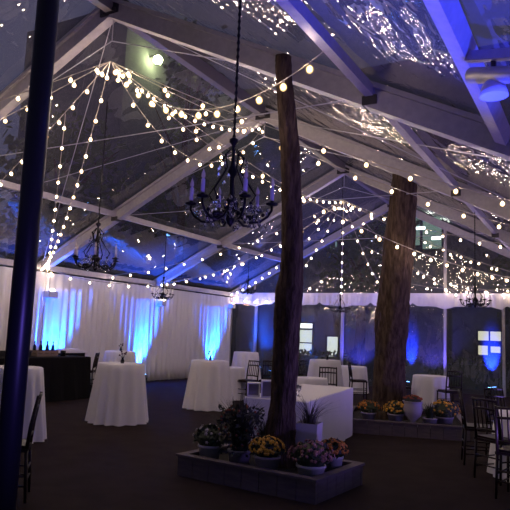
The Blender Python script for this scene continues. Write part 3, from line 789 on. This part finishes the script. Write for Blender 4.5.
# ------------------------------------------------------------------ outside
def window(root, x0, x1, z0, z1, y, pane, mull=(1, 1), axis='x', t=.12):
    """window in a facade facing -Y (axis x) or +X (axis y)"""
    cx, cz, w, h = (x0 + x1) / 2, (z0 + z1) / 2, x1 - x0, z1 - z0
    f = MB(); P = (lambda a, d, z: (a, y - d, z)) if axis == 'x' else (lambda a, d, z: (y + d, a, z))
    D = (lambda a, d, z: (a, d, z)) if axis == 'x' else (lambda a, d, z: (d, a, z))
    for s in (-1, 1):
        f.box(P(cx + s * (w / 2 + .04), .03, cz), D(.08, t, h + .16)); f.box(P(cx, .03, cz + s * (h / 2 + .04)), D(w, t, .08))
    for k in range(1, mull[0]): f.box(P(x0 + w * k / mull[0], .03, cz), D(.06, t, h))
    for k in range(1, mull[1]): f.box(P(cx, .03, z0 + h * k / mull[1]), D(w, t, .06))
    fr = f.build('window', M['frame_dark'], root)
    MB().box(P(cx, .01, cz), D(w, .03, h)).build('pane', pane, fr)
bd = thing('building', 'dark building behind the back gable with pale lit windows', 'building', (0, 30.1, 0))
MB().box((-2, 4, 8), (26, 8, 16)).build('facade', M['brick'], bd)
window(bd, -8.2, -7.4, .5, 1.85, 0, M['win_white'], (1, 2)); window(bd, -8.2, -7.4, 1.95, 2.2, 0, M['win_bright'])
window(bd, -6.55, -5.95, .4, 1.55, 0, M['win_white'], (1, 1))
window(bd, .96, 1.95, 1.66, 2.08, 0, M['win_yellow'], (2, 1)); window(bd, .96, 1.38, 1.0, 1.42, 0, M['win_yellow']); window(bd, 1.5, 1.92, 1.12, 1.40, 0, M['win_yellow'])
window(bd, -6.5, -6.04, 6.0, 6.66, 0, M['win_green']); window(bd, -5.6, -4.85, 6.05, 7.4, 0, M['win_green'], (1, 2)); window(bd, -4.75, -4.15, 6.05, 7.4, 0, M['win_green'])
window(bd, -2.5, -1.75, 6.2, 7.8, 0, M['win_green'], (1, 2)); window(bd, -1.62, -.7, 6.0, 7.6, 0, M['win_green'])
for x, z in ((-5.42, 7.0), (-4.4, 6.48), (-1.7, 7.05), (-.95, 6.52)):
    MB().box((x, -.12, z), (.42, .1, .14)).build('wall_lamp', M['tube'], bd)
b2 = thing('building', 'dark building beyond left roof slope with yellow-green lit windows', 'building', (-16, 30, 0))
MB().box((-4, -2.4, 9.6), (8, 7.8, 19.2)).build('facade', M['brick'], b2)
window(b2, -1.75, -1.15, 16.7, 18.5, 0, M['win_leaf'], (1, 1), 'y'); window(b2, -.25, .25, 17.0, 18.5, 0, M['win_leaf'], (1, 1), 'y')
MB().ball((.6, -4.3, 16.6), .26, 10, 8).build('wall_lamp', M['street_lens'], b2, True)
MB().tube([(.0, -4.3, 16.9), (.6, -4.3, 16.95), (.6, -4.3, 16.85)], .05, 6).build('lamp_bracket', M['fitting'], b2)

b3 = thing('building', 'made-up narrow dark tower with one glowing blue patch, seen left of the slim trunk', 'building', (-16, 38.4, 0))  # invented tower, only carries the glowing pane for the blue patch
MB().box((-3, 0, 9.5), (6, 4, 19)).build('facade', M['brick'], b3); window(b3, -1.6, .2, 14.9, 17.2, 0, M['patch_blue'], (2, 1), 'y')

def outdoor_tree(loc, h, r, label, seed, n=900):
    rnd = random.Random(seed)
    t = thing('outdoor_tree', label, 'tree', loc, 0, 'dark trees outside the tent')
    b = MB().tube([(0, 0, 0), (.1, .05, h * .3), (.0, .1, h * .6), (.1, 0, h * .9)], [.28, .22, .16, .05], 8)
    for k in range(6):
        a = k * 1.05 + seed; b.tube([(0, 0, h * (.35 + .07 * k)), (r * .4 * math.cos(a), r * .4 * math.sin(a), h * (.5 + .07 * k)), (r * .8 * math.cos(a), r * .8 * math.sin(a), h * (.58 + .07 * k))], [.1, .06, .02], 6)
    b.build('trunk', M['bark'], t, True)
    f = MB(); cl = [(rnd.uniform(0, 6.28), rnd.uniform(.2, .75) * r, rnd.uniform(.42, .95) * h) for _ in range(16)]
    for k in range(n):
        a, q, z = rnd.choice(cl); p = Vector((q * math.cos(a) + rnd.gauss(0, r * .2), q * math.sin(a) + rnd.gauss(0, r * .2), z + rnd.gauss(0, h * .06)))
        u = Vector((rnd.gauss(0, 1), rnd.gauss(0, 1), rnd.gauss(0, 1))).normalized() * rnd.uniform(.14, .3); v = u.orthogonal().normalized() * u.length * .55
        f.add([p - u, p + v, p + u, p - v], [(0, 1, 2, 3)])
    f.build('crown', M['leaf_night'], t); return t
for i, (x, y, h, r) in enumerate(((-12.7, 24.9, 17.5, 2.3), (-10.5, 15, 9.5, 2.6), (-18, 12, 12, 2.6), (4.5, 25.5, 7.5, 2.4), (8.5, 12.5, 10, 2.8), (-3.2, 25.4, 7.5, 2.0))):
    outdoor_tree((x, y, -.02), h, r, ('outdoor tree lit by the yellow-green wall lamp beyond left roof', 'dark outdoor tree close behind the left drapes', 'dark outdoor tree farther out beyond the left roof slope', 'dark outdoor tree behind the gable at the right', 'dark outdoor tree beyond the right roof slope', 'dark outdoor tree behind the gable between the trunks')[i], 40 + i)
# hedge behind the gable
for i, (x0, x1) in enumerate(((-5.5, -2.2), (-1.2, 2.6), (2.9, 6.5))):
    rnd = random.Random(60 + i); f = MB().box(((x0 + x1) / 2, 22, .4), (x1 - x0 - .2, .7, .8))
    for k in range(900):
        p = Vector((rnd.uniform(x0, x1), 22 + rnd.uniform(-.45, .45), rnd.uniform(.05, 1.0))); u = Vector((rnd.gauss(0, 1), rnd.gauss(0, 1), rnd.gauss(0, 1))).normalized() * .09; v = u.orthogonal().normalized() * .05
        f.add([p - u, p + v, p + u, p - v], [(0, 1, 2, 3)])
    tag(f.build('hedge', M['leaf_night']), ('clipped hedge outside the gable behind the front trunk', 'clipped hedge outside the gable behind the thick trunk', 'clipped hedge outside the gable at the right')[i], 'hedge', 'hedges outside the gable')

# ------------------------------------------------------------------ sky
w = bpy.data.worlds.new('night'); sc.world = w; w.use_nodes = True
nt = w.node_tree; bg = nt.nodes['Background']
bg.inputs[0].default_value = (.050, .051, .094, 1); bg.inputs[1].default_value = 1.0

# ------------------------------------------------------------------ camera
f, yaw, pitch, roll = 612.26, .5129, .1277, .04
fw = Vector((-math.sin(yaw) * math.cos(pitch), math.cos(yaw) * math.cos(pitch), math.sin(pitch)))
rt = Vector((math.cos(yaw), math.sin(yaw), 0)); up = rt.cross(fw)
r2 = rt * math.cos(roll) + up * math.sin(roll); u2 = -rt * math.sin(roll) + up * math.cos(roll)
cd = bpy.data.cameras.new('camera'); cam = bpy.data.objects.new('camera', cd); COL.objects.link(cam)
m = Matrix((r2, u2, -fw)).transposed().to_4x4(); m.translation = Vector((5.8456, 0, 1.55)); cam.matrix_world = m
cd.sensor_width = 36; cd.sensor_fit = 'HORIZONTAL'; cd.lens = 36 * f / 510; cd.clip_start = .05; cd.clip_end = 300
sc.camera = cam

sc.view_settings.view_transform = 'Standard'; sc.view_settings.look = 'None'
sc.view_settings.gamma = 1; sc.view_settings.use_curve_mapping = False
sc.view_settings.exposure = 0.2
try:
    sc.cycles.use_denoising = True; sc.cycles.denoiser = 'OPENIMAGEDENOISE'
    sc.cycles.max_bounces = 10; sc.cycles.transparent_max_bounces = 16; sc.cycles.glossy_bounces = 3; sc.cycles.diffuse_bounces = 3
    sc.cycles.sample_clamp_indirect = 6
except Exception: pass
